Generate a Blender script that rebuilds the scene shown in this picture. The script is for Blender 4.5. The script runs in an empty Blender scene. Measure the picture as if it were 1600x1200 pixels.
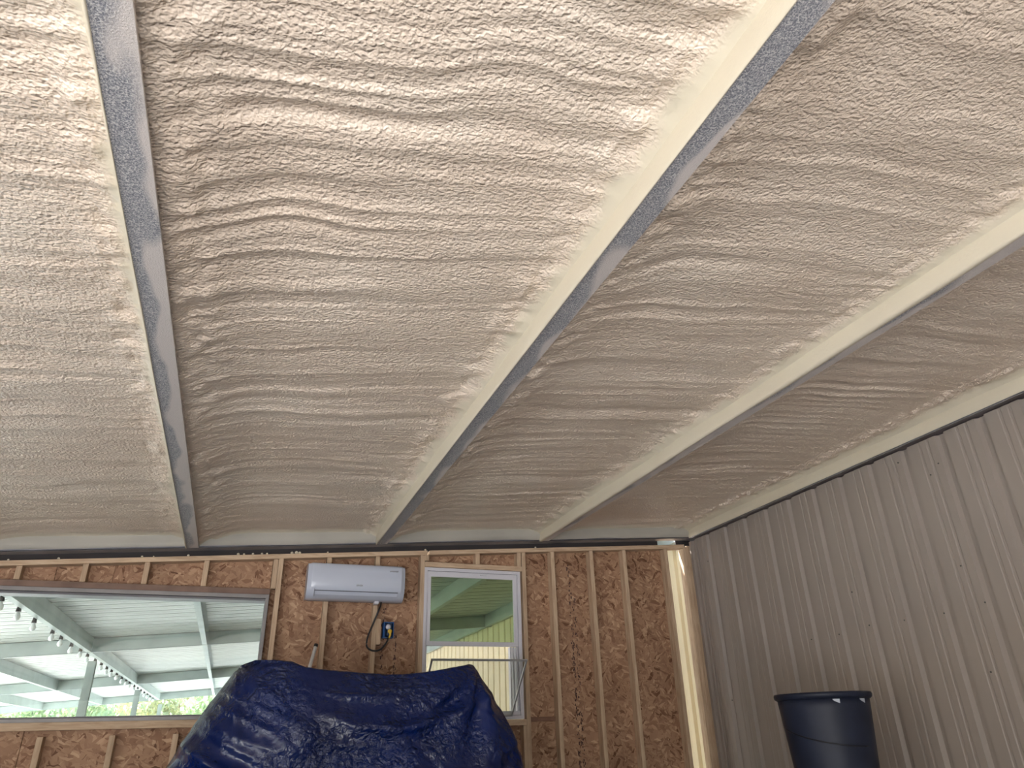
import bpy, math, random
import numpy as np
from mathutils import Vector, Matrix

random.seed(7)
rng = np.random.default_rng(7)
SC = bpy.context.scene
COL = SC.collection
R_ = math.radians

# ------------------------------------------------------------------ camera
CAM_Z = 1.5
F_PX, YAW, PITCH, ROLL = 1109.4, R_(20.736), R_(26.313), R_(-1.665)
fw = Vector((math.sin(YAW)*math.cos(PITCH), math.cos(YAW)*math.cos(PITCH), math.sin(PITCH)))
rt0 = Vector((math.cos(YAW), -math.sin(YAW), 0))
up0 = rt0.cross(fw)
rt = rt0*math.cos(ROLL) + up0*math.sin(ROLL)
up = -rt0*math.sin(ROLL) + up0*math.cos(ROLL)
cam = bpy.data.cameras.new('camera')
cam.sensor_width = 36
cam.lens = F_PX/1600*36
cam.clip_start = 0.05
cam.clip_end = 300
co = bpy.data.objects.new('camera', cam)
M = Matrix((rt, up, -fw)).transposed().to_4x4()
M.translation = Vector((0, 0, CAM_Z))
co.matrix_world = M
COL.objects.link(co)
SC.camera = co

# ------------------------------------------------------------------ world, sun, added fill lamps by the big door
w = bpy.data.worlds.new('world')
SC.world = w
w.use_nodes = True
nt = w.node_tree
nt.nodes.clear()
sky = nt.nodes.new('ShaderNodeTexSky')
sky.sky_type = 'NISHITA'
sky.sun_disc = False
sky.sun_elevation = R_(48)
sky.sun_rotation = R_(300)
sky.air_density = 1.0
sky.dust_density = 3.0
bgn = nt.nodes.new('ShaderNodeBackground')
bgn.inputs['Strength'].default_value = 1.0
wo = nt.nodes.new('ShaderNodeOutputWorld')
nt.links.new(sky.outputs[0], bgn.inputs[0])
nt.links.new(bgn.outputs[0], wo.inputs[0])

sun = bpy.data.lights.new('sun', 'SUN')
sun.energy = 25.0
sun.angle = R_(1.0)
sun.color = (1.0, 0.97, 0.93)
so = bpy.data.objects.new('sun', sun)
so.rotation_euler = Vector((0.72, -0.30, -0.85)).to_track_quat('-Z', 'Y').to_euler()   # shines towards +X, down
COL.objects.link(so)

def area(name, loc, tgt, sx, sy, e, col):
    l = bpy.data.lights.new(name, 'AREA')
    l.shape = 'RECTANGLE'
    l.size, l.size_y, l.energy, l.color = sx, sy, e, col
    o = bpy.data.objects.new(name, l)
    o.location = loc
    o.rotation_euler = (Vector(tgt)-Vector(loc)).to_track_quat('-Z', 'Y').to_euler()
    COL.objects.link(o)
    return o
# added area lamps behind and left of the camera, standing in for yard bounce
area('door_fill_lamp', (-1.0, -2.1, .2), (-.95, -1.3, 3.0), 2.4, 1.6, 205, (1.0, 0.96, 0.92))
area('side_fill_lamp', (-4.6, 0.2, .25), (-3.6, 0.4, 3.0), 1.6, 3.5, 20, (1.0, 0.96, 0.92))

SC.view_settings.view_transform = 'Standard'
SC.view_settings.look = 'None'
SC.view_settings.gamma = 1
SC.view_settings.use_curve_mapping = False
SC.view_settings.exposure = 0.0
SC.cycles.max_bounces = 8
SC.cycles.diffuse_bounces = 5
SC.cycles.use_denoising = True

# ------------------------------------------------------------------ helpers
def back(x, y, Y):
    """the point of the plane at depth Y seen at photograph position (x, y)"""
    v = fw*F_PX + rt*(x-800) - up*(y-600)
    v = v*(Y/v.y)
    return Vector((v.x, Y, v.z+CAM_Z))

class MB:
    def __init__(s): s.v = []; s.f = []
    def add(s, vs, fs):
        n = len(s.v); s.v += [tuple(p) for p in vs]; s.f += [tuple(n+i for i in f) for f in fs]; return s
    def box(s, x0, x1, y0, y1, z0, z1, mat=None):
        vs = [(x0,y0,z0),(x1,y0,z0),(x1,y1,z0),(x0,y1,z0),(x0,y0,z1),(x1,y0,z1),(x1,y1,z1),(x0,y1,z1)]
        if mat: vs = [tuple(mat @ Vector(p)) for p in vs]
        return s.add(vs, [(0,3,2,1),(4,5,6,7),(0,1,5,4),(1,2,6,5),(2,3,7,6),(3,0,4,7)])
    def hexa(s, b, t):
        return s.add(list(b)+list(t), [(0,3,2,1),(4,5,6,7),(0,1,5,4),(1,2,6,5),(2,3,7,6),(3,0,4,7)])
    def extr(s, prof, d, closed=True, caps=True):
        """profile points (3D) swept by the vector d"""
        n = len(prof); d = Vector(d)
        vs = [Vector(p) for p in prof] + [Vector(p)+d for p in prof]
        m = n if closed else n-1
        fs = [(i, (i+1) % n, n+(i+1) % n, n+i) for i in range(m)]
        if closed and caps: fs += [tuple(range(n-1, -1, -1)), tuple(range(n, 2*n))]
        return s.add(vs, fs)
    def tube(s, pts, r, n=8, cap=True):
        pts = [Vector(p) for p in pts]
        rs = r if isinstance(r, (list, tuple)) else [r]*len(pts)
        vs = []; fs = []
        ref = None
        for i, p in enumerate(pts):
            t = (pts[min(i+1, len(pts)-1)]-pts[max(i-1, 0)]).normalized()
            if ref is None: ref = Vector((0, 0, 1)) if abs(t.z) < .9 else Vector((1, 0, 0))
            a = t.cross(ref).normalized(); b = t.cross(a); ref = -b if False else ref
            for k in range(n):
                q = 2*math.pi*k/n
                vs.append(p+(a*math.cos(q)+b*math.sin(q))*rs[i])
        for i in range(len(pts)-1):
            for k in range(n):
                fs.append((i*n+k, i*n+(k+1) % n, (i+1)*n+(k+1) % n, (i+1)*n+k))
        if cap:
            fs.append(tuple(range(n-1, -1, -1))); fs.append(tuple((len(pts)-1)*n+k for k in range(n)))
        return s.add(vs, fs)
    def lathe(s, prof, n=48, c=(0, 0, 0)):
        vs = []; fs = []
        for r, z in prof:
            for k in range(n):
                q = 2*math.pi*k/n
                vs.append((c[0]+r*math.cos(q), c[1]+r*math.sin(q), c[2]+z))
        for i in range(len(prof)-1):
            for k in range(n):
                fs.append((i*n+k, i*n+(k+1) % n, (i+1)*n+(k+1) % n, (i+1)*n+k))
        return s.add(vs, fs)
    def build(s, name, mat, parent=None, smooth=False, bevel=0, loc=None):
        me = bpy.data.meshes.new(name)
        me.from_pydata(s.v, [], s.f)
        me.update()
        return link(name, me, mat, parent, smooth, bevel, loc)

def link(name, me, mat, parent=None, smooth=False, bevel=0, loc=None):
    if mat and not me.materials: me.materials.append(mat)
    if smooth: me.polygons.foreach_set('use_smooth', [True]*len(me.polygons))
    o = bpy.data.objects.new(name, me)
    COL.objects.link(o)
    if loc: o.location = loc
    if parent:
        o.parent = parent
    if bevel:
        b = o.modifiers.new('bevel', 'BEVEL'); b.width = bevel; b.segments = 2; b.limit_method = 'ANGLE'
        b.angle_limit = R_(40)
    return o

def empty(name, loc=(0, 0, 0)):
    o = bpy.data.objects.new(name, None); o.empty_display_size = .1
    COL.objects.link(o); o.location = loc
    return o
def structure(o, label=None):
    o['kind'] = 'structure'
    if label: o['label'] = label
    return o
def thing(o, label, cat, group=None):
    o['label'] = label; o['category'] = cat
    if group: o['group'] = group
    return o
def clone(o, parent=None, loc=None):
    c = o.copy(); COL.objects.link(c)
    if parent is not None: c.parent = parent
    if loc is not None: c.location = loc
    return c

# smooth value noise in numpy -------------------------------------------------
def vnoise(x, y, seed=0):
    r = np.random.default_rng(seed).random((256, 256))*2-1
    xi = np.floor(x).astype(int); yi = np.floor(y).astype(int)
    fx = x-xi; fy = y-yi
    fx = fx*fx*fx*(fx*(fx*6-15)+10); fy = fy*fy*fy*(fy*(fy*6-15)+10)
    a = r[xi % 256, yi % 256]; b = r[(xi+1) % 256, yi % 256]
    c = r[xi % 256, (yi+1) % 256]; d = r[(xi+1) % 256, (yi+1) % 256]
    return (a*(1-fx)+b*fx)*(1-fy)+(c*(1-fx)+d*fx)*fy
def grid_mesh(name, P):
    """P: (n, m, 3) array of points -> mesh"""
    n, m = P.shape[:2]
    idx = np.arange(n*m).reshape(n, m)
    q = np.stack([idx[:-1, :-1], idx[1:, :-1], idx[1:, 1:], idx[:-1, 1:]], -1).reshape(-1, 4)
    me = bpy.data.meshes.new(name)
    me.vertices.add(n*m); me.vertices.foreach_set('co', P.reshape(-1).astype(np.float32))
    me.loops.add(q.size); me.loops.foreach_set('vertex_index', q.reshape(-1).astype(np.int32))
    me.polygons.add(len(q))
    me.polygons.foreach_set('loop_start', np.arange(0, q.size, 4, dtype=np.int32))
    me.polygons.foreach_set('loop_total', np.full(len(q), 4, dtype=np.int32))
    me.update(calc_edges=True); me.validate()
    return me

# ------------------------------------------------------------------ materials
def new_mat(name):
    m = bpy.data.materials.new(name); m.use_nodes = True
    n = m.node_tree; b = n.nodes['Principled BSDF']
    return m, n, b
def N(n, t, **k):
    x = n.nodes.new(t)
    for a, v in k.items():
        if a in x.inputs: x.inputs[a].default_value = v
        else: setattr(x, a, v)
    return x
def coords(n, scale=(1, 1, 1), rot=(0, 0, 0), kind='Object'):
    tc = n.nodes.new('ShaderNodeTexCoord'); mp = n.nodes.new('ShaderNodeMapping')
    mp.inputs['Scale'].default_value = scale; mp.inputs['Rotation'].default_value = rot
    n.links.new(tc.outputs[kind], mp.inputs[0]); return mp.outputs[0]
def noise(n, vec, scale, detail=3, rough=.5, dist=0):
    x = N(n, 'ShaderNodeTexNoise'); x.inputs['Scale'].default_value = scale
    x.inputs['Detail'].default_value = detail; x.inputs['Roughness'].default_value = rough
    x.inputs['Distortion'].default_value = dist
    n.links.new(vec, x.inputs['Vector']); return x
def ramp(n, fac, stops):
    r = n.nodes.new('ShaderNodeValToRGB'); e = r.color_ramp.elements
    e[0].position, e[0].color = stops[0][0], (*stops[0][1], 1)
    e[1].position, e[1].color = stops[-1][0], (*stops[-1][1], 1)
    for p, c in stops[1:-1]:
        k = e.new(p); k.color = (*c, 1)
    n.links.new(fac, r.inputs[0]); return r.outputs[0]
def bump(n, b, h, strength, dist, prev=None):
    x = n.nodes.new('ShaderNodeBump'); x.inputs['Strength'].default_value = strength
    x.inputs['Distance'].default_value = dist
    n.links.new(h, x.inputs['Height'])
    if prev: n.links.new(prev, x.inputs['Normal'])
    n.links.new(x.outputs[0], b.inputs['Normal']); return x.outputs[0]
def mixc(n, fac, a, b):
    m = n.nodes.new('ShaderNodeMix'); m.data_type = 'RGBA'
    if hasattr(fac, 'links') or not isinstance(fac, (int, float)): n.links.new(fac, m.inputs[0])
    else: m.inputs[0].default_value = fac
    for s, v in ((6, a), (7, b)):
        if isinstance(v, tuple): m.inputs[s].default_value = (*v, 1)
        else: n.links.new(v, m.inputs[s])
    return m.outputs[2]
def simple(name, col, rough=.5, metal=0, spec=.5, nscale=0, namt=.1, bscale=0, bdist=.001):
    m, n, b = new_mat(name)
    b.inputs['Base Color'].default_value = (*col, 1)
    b.inputs['Roughness'].default_value = rough; b.inputs['Metallic'].default_value = metal
    b.inputs['Specular IOR Level'].default_value = spec
    v = coords(n)
    if nscale:
        x = noise(n, v, nscale, 4)
        lo = tuple(max(0, c*(1-namt)) for c in col); hi = tuple(min(1, c*(1+namt)) for c in col)
        n.links.new(ramp(n, x.outputs[0], [(.3, lo), (.7, hi)]), b.inputs['Base Color'])
    if bscale:
        x = noise(n, v, bscale, 3); bump(n, b, x.outputs[0], .6, bdist)
    return m

def foam_mat(name, smooth=False):
    m, n, b = new_mat(name)
    v = coords(n)
    a = noise(n, v, 1.3, 4, .6)
    col = ramp(n, a.outputs[0], [(.3, (.74, .61, .49)), (.55, (.79, .67, .55)), (.75, (.82, .72, .605))])
    if smooth: col = ramp(n, a.outputs[0], [(.3, (.62, .555, .43)), (.7, (.66, .60, .47))])
    else:
        at = N(n, 'ShaderNodeAttribute'); at.attribute_name = 'skin'
        col = mixc(n, at.outputs['Fac'], col, (.66, .60, .47))
    n.links.new(col, b.inputs['Base Color'])
    b.inputs['Roughness'].default_value = .55 if smooth else .42
    b.inputs['Specular IOR Level'].default_value = .35 if smooth else .55
    if smooth:
        x = noise(n, v, 70, 2); bump(n, b, x.outputs[0], .35, .004)
    else:
        # small pebbled skin, drawn out a little along the spraying passes
        v2 = coords(n, (72, 84, 76)); x1 = noise(n, v2, 1.0, 1.0, .5, .2)
        v3 = coords(n, (15, 27, 18)); x2 = noise(n, v3, 1.0, 2, .5, .3)
        inv = N(n, 'ShaderNodeMath'); inv.operation = 'MULTIPLY_ADD'; n.links.new(at.outputs['Fac'], inv.inputs[0]); inv.inputs[1].default_value = -.85; inv.inputs[2].default_value = .9
        p = bump(n, b, x2.outputs[0], .9, .007); n.links.new(inv.outputs[0], n.nodes[-1].inputs['Strength'])
        bump(n, b, x1.outputs[0], .75, .012, p); n.links.new(inv.outputs[0], n.nodes[-1].inputs['Strength'])
    return m
M_FOAM = foam_mat('sprayed_foam')
M_FOAMS = foam_mat('smooth_foam_skin', True)

def flange_mat(seed, grey=.5, scale=2.2):
    """galvanised flange with patches of foam overspray"""
    m, n, b = new_mat('oversprayed_galvanised_steel')
    v = coords(n)
    sep = n.nodes.new('ShaderNodeSeparateXYZ'); n.links.new(v, sep.inputs[0])
    mp = n.nodes.new('ShaderNodeMapping'); mp.inputs['Location'].default_value = (seed, seed*2.3, 0)
    mp.inputs['Scale'].default_value = (3.0, 1, 1)
    n.links.new(v, mp.inputs[0])
    x = noise(n, mp.outputs[0], scale, 2, .4)
    sp = noise(n, v, 210, 2, .7)
    mm = n.nodes.new('ShaderNodeMath'); mm.operation = 'MULTIPLY_ADD'
    n.links.new(sep.outputs[0], mm.inputs[0]); mm.inputs[1].default_value = 3.4; n.links.new(x.outputs[0], mm.inputs[2])
    fac = ramp(n, mm.outputs[0], [(grey+.17, (0, 0, 0)), (grey+.27, (1, 1, 1))])
    speck = ramp(n, sp.outputs[0], [(.38, (.17, .18, .21)), (.52, (.38, .38, .40)), (.64, (.66, .65, .63))])
    pale = (.66, .61, .58)
    n.links.new(mixc(n, fac, speck, pale), b.inputs['Base Color'])
    b.inputs['Roughness'].default_value = .55; b.inputs['Metallic'].default_value = .15
    bump(n, b, sp.outputs[0], .8, .003)
    return m

M_GALV = simple('galvanised_roof_steel', (.50, .53, .50), .40, .3, .5, 2.0, .12)
M_BEAM = simple('pale_green_grey_steel', (.36, .42, .40), .45, .3, .5, 3.0, .12)
M_DARKSTEEL = simple('dark_steel_flange', (.20, .20, .22), .5, .4, .5, 5, .2)
M_BLACK = simple('black_gap_shade', (.015, .013, .015), .8)
M_PANEL = simple('siding_dimmed_inside', (.31, .265, .23), .45, 0, .5, 1.2, .05)  # same siding as the porch wall, tone darkened for the dim interior
M_OUTP = simple('siding_daylit_outside', (.80, .70, .46), .5, 0, .4, 1.2, .04)  # same siding again, tone kept light for the daylight outside
M_WHITE = simple('white_vinyl', (.60, .59, .63), .35)
M_ACW = simple('white_glossy_plastic', (.50, .54, .63), .18, 0, .6)
M_ACG = simple('grey_mark', (.30, .31, .34), .4)
M_SLOT = simple('dark_slot', (.10, .10, .12), .5)
M_FRAME = simple('grey_brown_window_frame', (.22, .205, .20), .45, .2, .5, 6, .1)
M_ALU = simple('thin_aluminium_frame', (.50, .50, .51), .4, .5)
M_CORD = simple('black_cord', (.012, .011, .012), .45)
M_BLUEB = simple('blue_electrical_plastic', (.01, .10, .33), .4)
M_YELL = simple('yellow_plastic', (.75, .50, .06), .4)
M_CONC = simple('concrete', (.205, .205, .215), .85, 0, .3, 3, .12, 40, .002)
M_YARD = simple('pale_gravel_yard', (.60, .60, .58), .9, 0, .2, 1.5, .15, 30, .01)
M_BARREL = simple('dark_navy_plastic', (.014, .018, .034), .5, 0, .3, 6, .25)
M_BARK = simple('bark', (.16, .12, .09), .9, 0, .2, 8, .3)
M_SCREW = simple('dark_screw_head', (.08, .075, .07), .5, .4)

def lumber_mat():
    m, n, b = new_mat('pine_lumber')
    v = coords(n, (9, 9, .9))
    x = noise(n, v, 5, 5, .6, .7)
    info = n.nodes.new('ShaderNodeObjectInfo')
    c = ramp(n, x.outputs[0], [(.25, (.40, .27, .17)), (.55, (.58, .43, .29)), (.8, (.68, .54, .38))])
    v2 = coords(n, (14, 14, 2.6))
    k = N(n, 'ShaderNodeTexVoronoi'); k.inputs['Scale'].default_value = .9; n.links.new(v2, k.inputs['Vector'])
    kn = ramp(n, k.outputs['Distance'], [(.02, (1, 1, 1)), (.09, (0, 0, 0))])
    c2 = mixc(n, kn, c, (.12, .06, .035))
    r = ramp(n, info.outputs['Random'], [(0, (.80, .78, .76)), (1, (1.0, 1.0, 1.0))])
    mu = n.nodes.new('ShaderNodeMix'); mu.data_type = 'RGBA'; mu.blend_type = 'MULTIPLY'; mu.inputs[0].default_value = 1
    n.links.new(c2, mu.inputs[6]); n.links.new(r, mu.inputs[7])
    n.links.new(mu.outputs[2], b.inputs['Base Color'])
    b.inputs['Roughness'].default_value = .75; bump(n, b, x.outputs[0], .4, .002)
    return m
M_LUM = lumber_mat()

def osb_mat():
    m, n, b = new_mat('oriented_strand_board')
    def layer(rot, sx, sz, seed):
        tc = n.nodes.new('ShaderNodeTexCoord')
        m0 = n.nodes.new('ShaderNodeMapping'); m0.inputs['Rotation'].default_value = (0, rot, 0)
        mp = n.nodes.new('ShaderNodeMapping')
        mp.inputs['Scale'].default_value = (sx, 3, sz); mp.inputs['Location'].default_value = (seed, 0, seed*1.7)
        dn = noise(n, tc.outputs['Object'], 6, 3); ad = n.nodes.new('ShaderNodeVectorMath'); ad.operation = 'MULTIPLY_ADD'
        n.links.new(dn.outputs['Color'], ad.inputs[0]); ad.inputs[1].default_value = (.11, .05, .11)
        n.links.new(tc.outputs['Object'], ad.inputs[2]); n.links.new(ad.outputs[0], m0.inputs[0]); n.links.new(m0.outputs[0], mp.inputs[0])
        vo = N(n, 'ShaderNodeTexVoronoi'); vo.inputs['Scale'].default_value = 1; n.links.new(mp.outputs[0], vo.inputs['Vector'])
        s = n.nodes.new('ShaderNodeSeparateColor'); n.links.new(vo.outputs['Color'], s.inputs[0]); return s, vo
    l1, v1 = layer(.30, 52, 13, 0); l2, v2 = layer(-.75, 46, 12, 5); l3, v3 = layer(1.2, 60, 17, 9)
    st = [(0, (.15, .075, .04)), (.10, (.27, .16, .10)), (.45, (.365, .235, .155)), (.85, (.43, .29, .19)), (1, (.56, .41, .28))]
    c1 = ramp(n, l1.outputs[0], st); c2 = ramp(n, l2.outputs[0], st); c3 = ramp(n, l3.outputs[0], st)
    f1 = ramp(n, l2.outputs[1], [(.45, (0, 0, 0)), (.55, (1, 1, 1))]); f2 = ramp(n, l3.outputs[1], [(.62, (0, 0, 0)), (.72, (1, 1, 1))])
    c = mixc(n, f2, mixc(n, f1, c1, c2), c3)
    big = noise(n, coords(n), 2.2, 3)
    tone = ramp(n, big.outputs[0], [(.3, (.76, .67, .61)), (.7, (1.1, 1.02, .96))])
    mu = n.nodes.new('ShaderNodeMix'); mu.data_type = 'RGBA'; mu.blend_type = 'MULTIPLY'; mu.inputs[0].default_value = 1
    n.links.new(c, mu.inputs[6]); n.links.new(tone, mu.inputs[7])
    n.links.new(mu.outputs[2], b.inputs['Base Color'])
    b.inputs['Roughness'].default_value = .7; b.inputs['Specular IOR Level'].default_value = .3
    bump(n, b, l1.outputs[1], .3, .002)
    return m
M_OSB = osb_mat()

def glass_mat(name, tint, refl=.12):
    m = bpy.data.materials.new(name); m.use_nodes = True; n = m.node_tree; n.nodes.clear()
    t = N(n, 'ShaderNodeBsdfTransparent'); t.inputs[0].default_value = (*tint, 1)
    g = N(n, 'ShaderNodeBsdfGlossy'); g.inputs['Roughness'].default_value = .02
    lw = N(n, 'ShaderNodeLayerWeight'); lw.inputs[0].default_value = .5
    pw = N(n, 'ShaderNodeMath'); pw.operation = 'POWER'; n.links.new(lw.outputs['Facing'], pw.inputs[0]); pw.inputs[1].default_value = 4
    fr = N(n, 'ShaderNodeMath'); fr.operation = 'MULTIPLY_ADD'; n.links.new(pw.outputs[0], fr.inputs[0]); fr.inputs[1].default_value = .55; fr.inputs[2].default_value = .035
    mx = N(n, 'ShaderNodeMixShader'); o = N(n, 'ShaderNodeOutputMaterial')
    n.links.new(fr.outputs[0], mx.inputs[0]); n.links.new(t.outputs[0], mx.inputs[1]); n.links.new(g.outputs[0], mx.inputs[2])
    n.links.new(mx.outputs[0], o.inputs[0]); return m
M_GLASS = glass_mat('clear_glass', (.93, .97, .96))
M_GLASSG = glass_mat('green_tinted_glass', (.62, .70, .58))
M_BULB = simple('clear_bulb_glass', (.85, .90, .90), .1, 0, .8)

def tarp_mat():
    m, n, b = new_mat('blue_polyethylene_tarp')
    v = coords(n)
    a = noise(n, v, 2.5, 4, .6)
    n.links.new(ramp(n, a.outputs[0], [(.3, (.001, .005, .035)), (.7, (.002, .011, .075))]), b.inputs['Base Color'])
    b.inputs['Roughness'].default_value = .20; b.inputs['Specular IOR Level'].default_value = .42
    vo = N(n, 'ShaderNodeTexVoronoi'); vo.feature = 'DISTANCE_TO_EDGE'; vo.inputs['Scale'].default_value = 1
    wv = noise(n, v, 9, 3); ad = n.nodes.new('ShaderNodeVectorMath'); ad.operation = 'MULTIPLY_ADD'
    n.links.new(wv.outputs['Color'], ad.inputs[0]); ad.inputs[1].default_value = (.12, .12, .12); n.links.new(v, ad.inputs[2])
    mp = n.nodes.new('ShaderNodeMapping'); mp.inputs['Scale'].default_value = (15, 15, 24); mp.inputs['Rotation'].default_value = (.2, .3, 0)
    n.links.new(ad.outputs[0], mp.inputs[0]); n.links.new(mp.outputs[0], vo.inputs['Vector'])
    x2 = noise(n, v, 38, 3, .6, 1.2)
    mk_ = noise(n, v, 3.2, 3, .6); mr = N(n, 'ShaderNodeMapRange'); n.links.new(mk_.outputs[0], mr.inputs[0])
    mr.inputs[1].default_value = .42; mr.inputs[2].default_value = .62; mr.inputs[3].default_value = .08; mr.inputs[4].default_value = 1.0
    p = bump(n, b, vo.outputs['Distance'], .8, .022); n.links.new(mr.outputs[0], n.nodes[-1].inputs['Strength'])
    bump(n, b, x2.outputs[0], .7, .014, p); n.links.new(mr.outputs[0], n.nodes[-1].inputs['Strength'])
    return m
M_TARP = tarp_mat()

def leaf_mat(name, a, c):
    m, n, b = new_mat(name)
    info = N(n, 'ShaderNodeTexNoise'); info.inputs['Scale'].default_value = 1.2
    n.links.new(coords(n), info.inputs['Vector'])
    n.links.new(ramp(n, info.outputs[0], [(.35, a), (.65, c)]), b.inputs['Base Color'])
    b.inputs['Roughness'].default_value = .6
    b.inputs['Transmission Weight'].default_value = 0
    return m
M_LEAF1 = leaf_mat('light_green_leaves', (.30, .40, .20), (.46, .55, .30))
M_LEAF2 = leaf_mat('yellow_green_leaves', (.38, .42, .20), (.58, .57, .32))

# ------------------------------------------------------------------ dimensions found from the photograph
SL = .0783                                   # roof slope across the building
def RB(x): return CAM_Z + 1.434 + SL*x       # underside of the purlins
PH = .20                                     # purlin depth
YW = 6.20                                    # front faces of the wall studs
XR = 4.30                                    # right wall
PUR = [-5.06, -3.53, -2.01, -.472, 1.030, 2.565]       # web positions of the purlins
FLW = .092
Y0 = -3.6                                    # open front of the shed
RAFT = [YW-.03, 12.75, 19.5, 26.5]

# ------------------------------------------------------------------ floor and yard
structure(MB().box(-5.3, 4.5, Y0, YW+.3, -.12, 0).build('floor', M_CONC), 'grey concrete floor')
structure(MB().box(-70, 70, -60, 90, -.3, -.125).build('ground', M_YARD), 'pale gravel yard beyond the shed')

# ------------------------------------------------------------------ ceiling: foam between purlins, rafter, roof sheet
ceiling = structure(empty('ceiling', (0, 0, 3)), 'sloping ceiling of cream sprayed foam between steel purlins')
def kid(o):                                   # children of an Empty that is not at the origin keep world places
    o.parent = ceiling; o.matrix_parent_inverse = Matrix.Translation((0, 0, -3)); return o

ye = YW-.06
def foam_bay(xl, xr, i, nx, ny, y0):
    xs = np.linspace(0, 1, nx)
    Wd = xr-xl
    # denser columns close to both edges
    d = Wd*(xs + .06*np.sin(2*np.pi*xs)*-1)
    ys = np.linspace(y0, ye, ny)
    Dg, Yg = np.meshgrid(d, ys, indexing='ij')
    Xg = xl + Dg
    sm = np.clip(Dg/.42, 0, 1); sm = 1-(1-sm)**2.2
    h = .040+.088*sm
    h -= .052*np.exp(-((Wd-Dg)/.05)**1.2)
    h -= .028*np.exp(-((ye-Yg)/.05))
    # spray passes: ripples that run across the bay, bending near its edges
    warp = .07*vnoise(Xg*1.1+i*9, Yg*.9, 3+i) + .03*vnoise(Xg*4, Yg*3+i, 13)
    bend = -.07*np.exp(-Dg/.22) + .05*np.exp(-(Wd-Dg)/.2)
    yy = Yg + warp + bend + .03*(Xg-xl)
    def ridged(fx, fy, s): return 1-2*np.abs(vnoise(Xg*fx+7*i, yy*fy, s+i*5))
    amp = .72+.35*vnoise(Xg*1.5, Yg*1.2+i*4, 77)
    rip = (.0062*ridged(.45, 5.6, 21) + .0062*ridged(.6, 11.0, 34) + .0026*ridged(1.5, 26, 48))*amp
    rip += .009*vnoise(Xg*1.6+i, Yg*1.4, 55)
    env = np.clip(np.minimum(Dg, Wd-Dg)/.07, 0.05, 1)*np.clip((ye-Yg)/.12, .1, 1)
    h -= rip*env*1.25
    # lumps of overlapping foam along the edges
    edge = np.exp(-((Dg-.10)/.09)**2) + .8*np.exp(-((Wd-Dg-.10)/.06)**2)
    lum = vnoise(Xg*16, Yg*15+i*3, 61)*.6+vnoise(Xg*31, Yg*30, 62)*.35
    h -= .016*edge*lum
    lump2 = np.maximum(0, vnoise(Xg*9, Yg*9+i, 63))
    h -= .018*edge*lump2
    if i == 5:      # rough double bead of foam along the eave
        bead = np.exp(-((Dg-(Wd-.14))/.045)**2)
        h -= .012*bead*(1+1.2*vnoise(Xg*30, Yg*14, 66)+.9*vnoise(Xg*50, Yg*34, 67))
    Z = np.array(RB(Xg)) + h
    Xg2 = Xg + .010*np.exp(-Dg/.03)*vnoise(Yg*9, Yg*0+i, 91)*(Dg > 0)
    # tuck the ends in behind the flange and the rafter
    P = np.stack([Xg2, Yg, Z], -1)
    me = grid_mesh('spray_foam', P)
    sk = np.clip(1.25-(Wd-Dg + .022*vnoise(Yg*5+i, Xg*9, 71)+.016*vnoise(Yg*17, Xg*20, 72))/.062, 0, 1) if i % 10 != 5 else np.clip(1.2-(Wd-Dg)/.09, 0, 1)
    sk = np.maximum(sk, np.clip(1-(ye-Yg)/.10, 0, 1))
    sk = sk*sk*(3-2*sk)
    at = me.attributes.new('skin', 'FLOAT', 'POINT'); at.data.foreach_set('value', sk.reshape(-1).astype(np.float32))
    return me
edges = []
for i, xp in enumerate(PUR):
    xr = PUR[i+1] if i+1 < len(PUR) else 4.215
    near = i >= 2
    y0 = .2 if near else Y0
    me = foam_bay(xp+FLW-(.004 if i != 3 else .016), xr-.004, i, 150 if near else 30, 620 if near else 120, y0)
    kid(link('spray_foam', me, M_FOAM, None, True))
    if near:
        me = foam_bay(xp+FLW-(.004 if i != 3 else .016), xr-.004, i+10, 24, 80, Y0)
        # the stretch behind the camera, coarser
        n_ = len(me.vertices); c_ = np.empty(n_*3, np.float32); me.vertices.foreach_get('co', c_)
        c_ = c_.reshape(-1, 3); c_[:, 1] = Y0 + (c_[:, 1]-Y0)*(.2-Y0)/(ye-Y0)
        me.vertices.foreach_set('co', c_.reshape(-1)); me.update()
        kid(link('spray_foam', me, M_FOAM, None, True))

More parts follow.
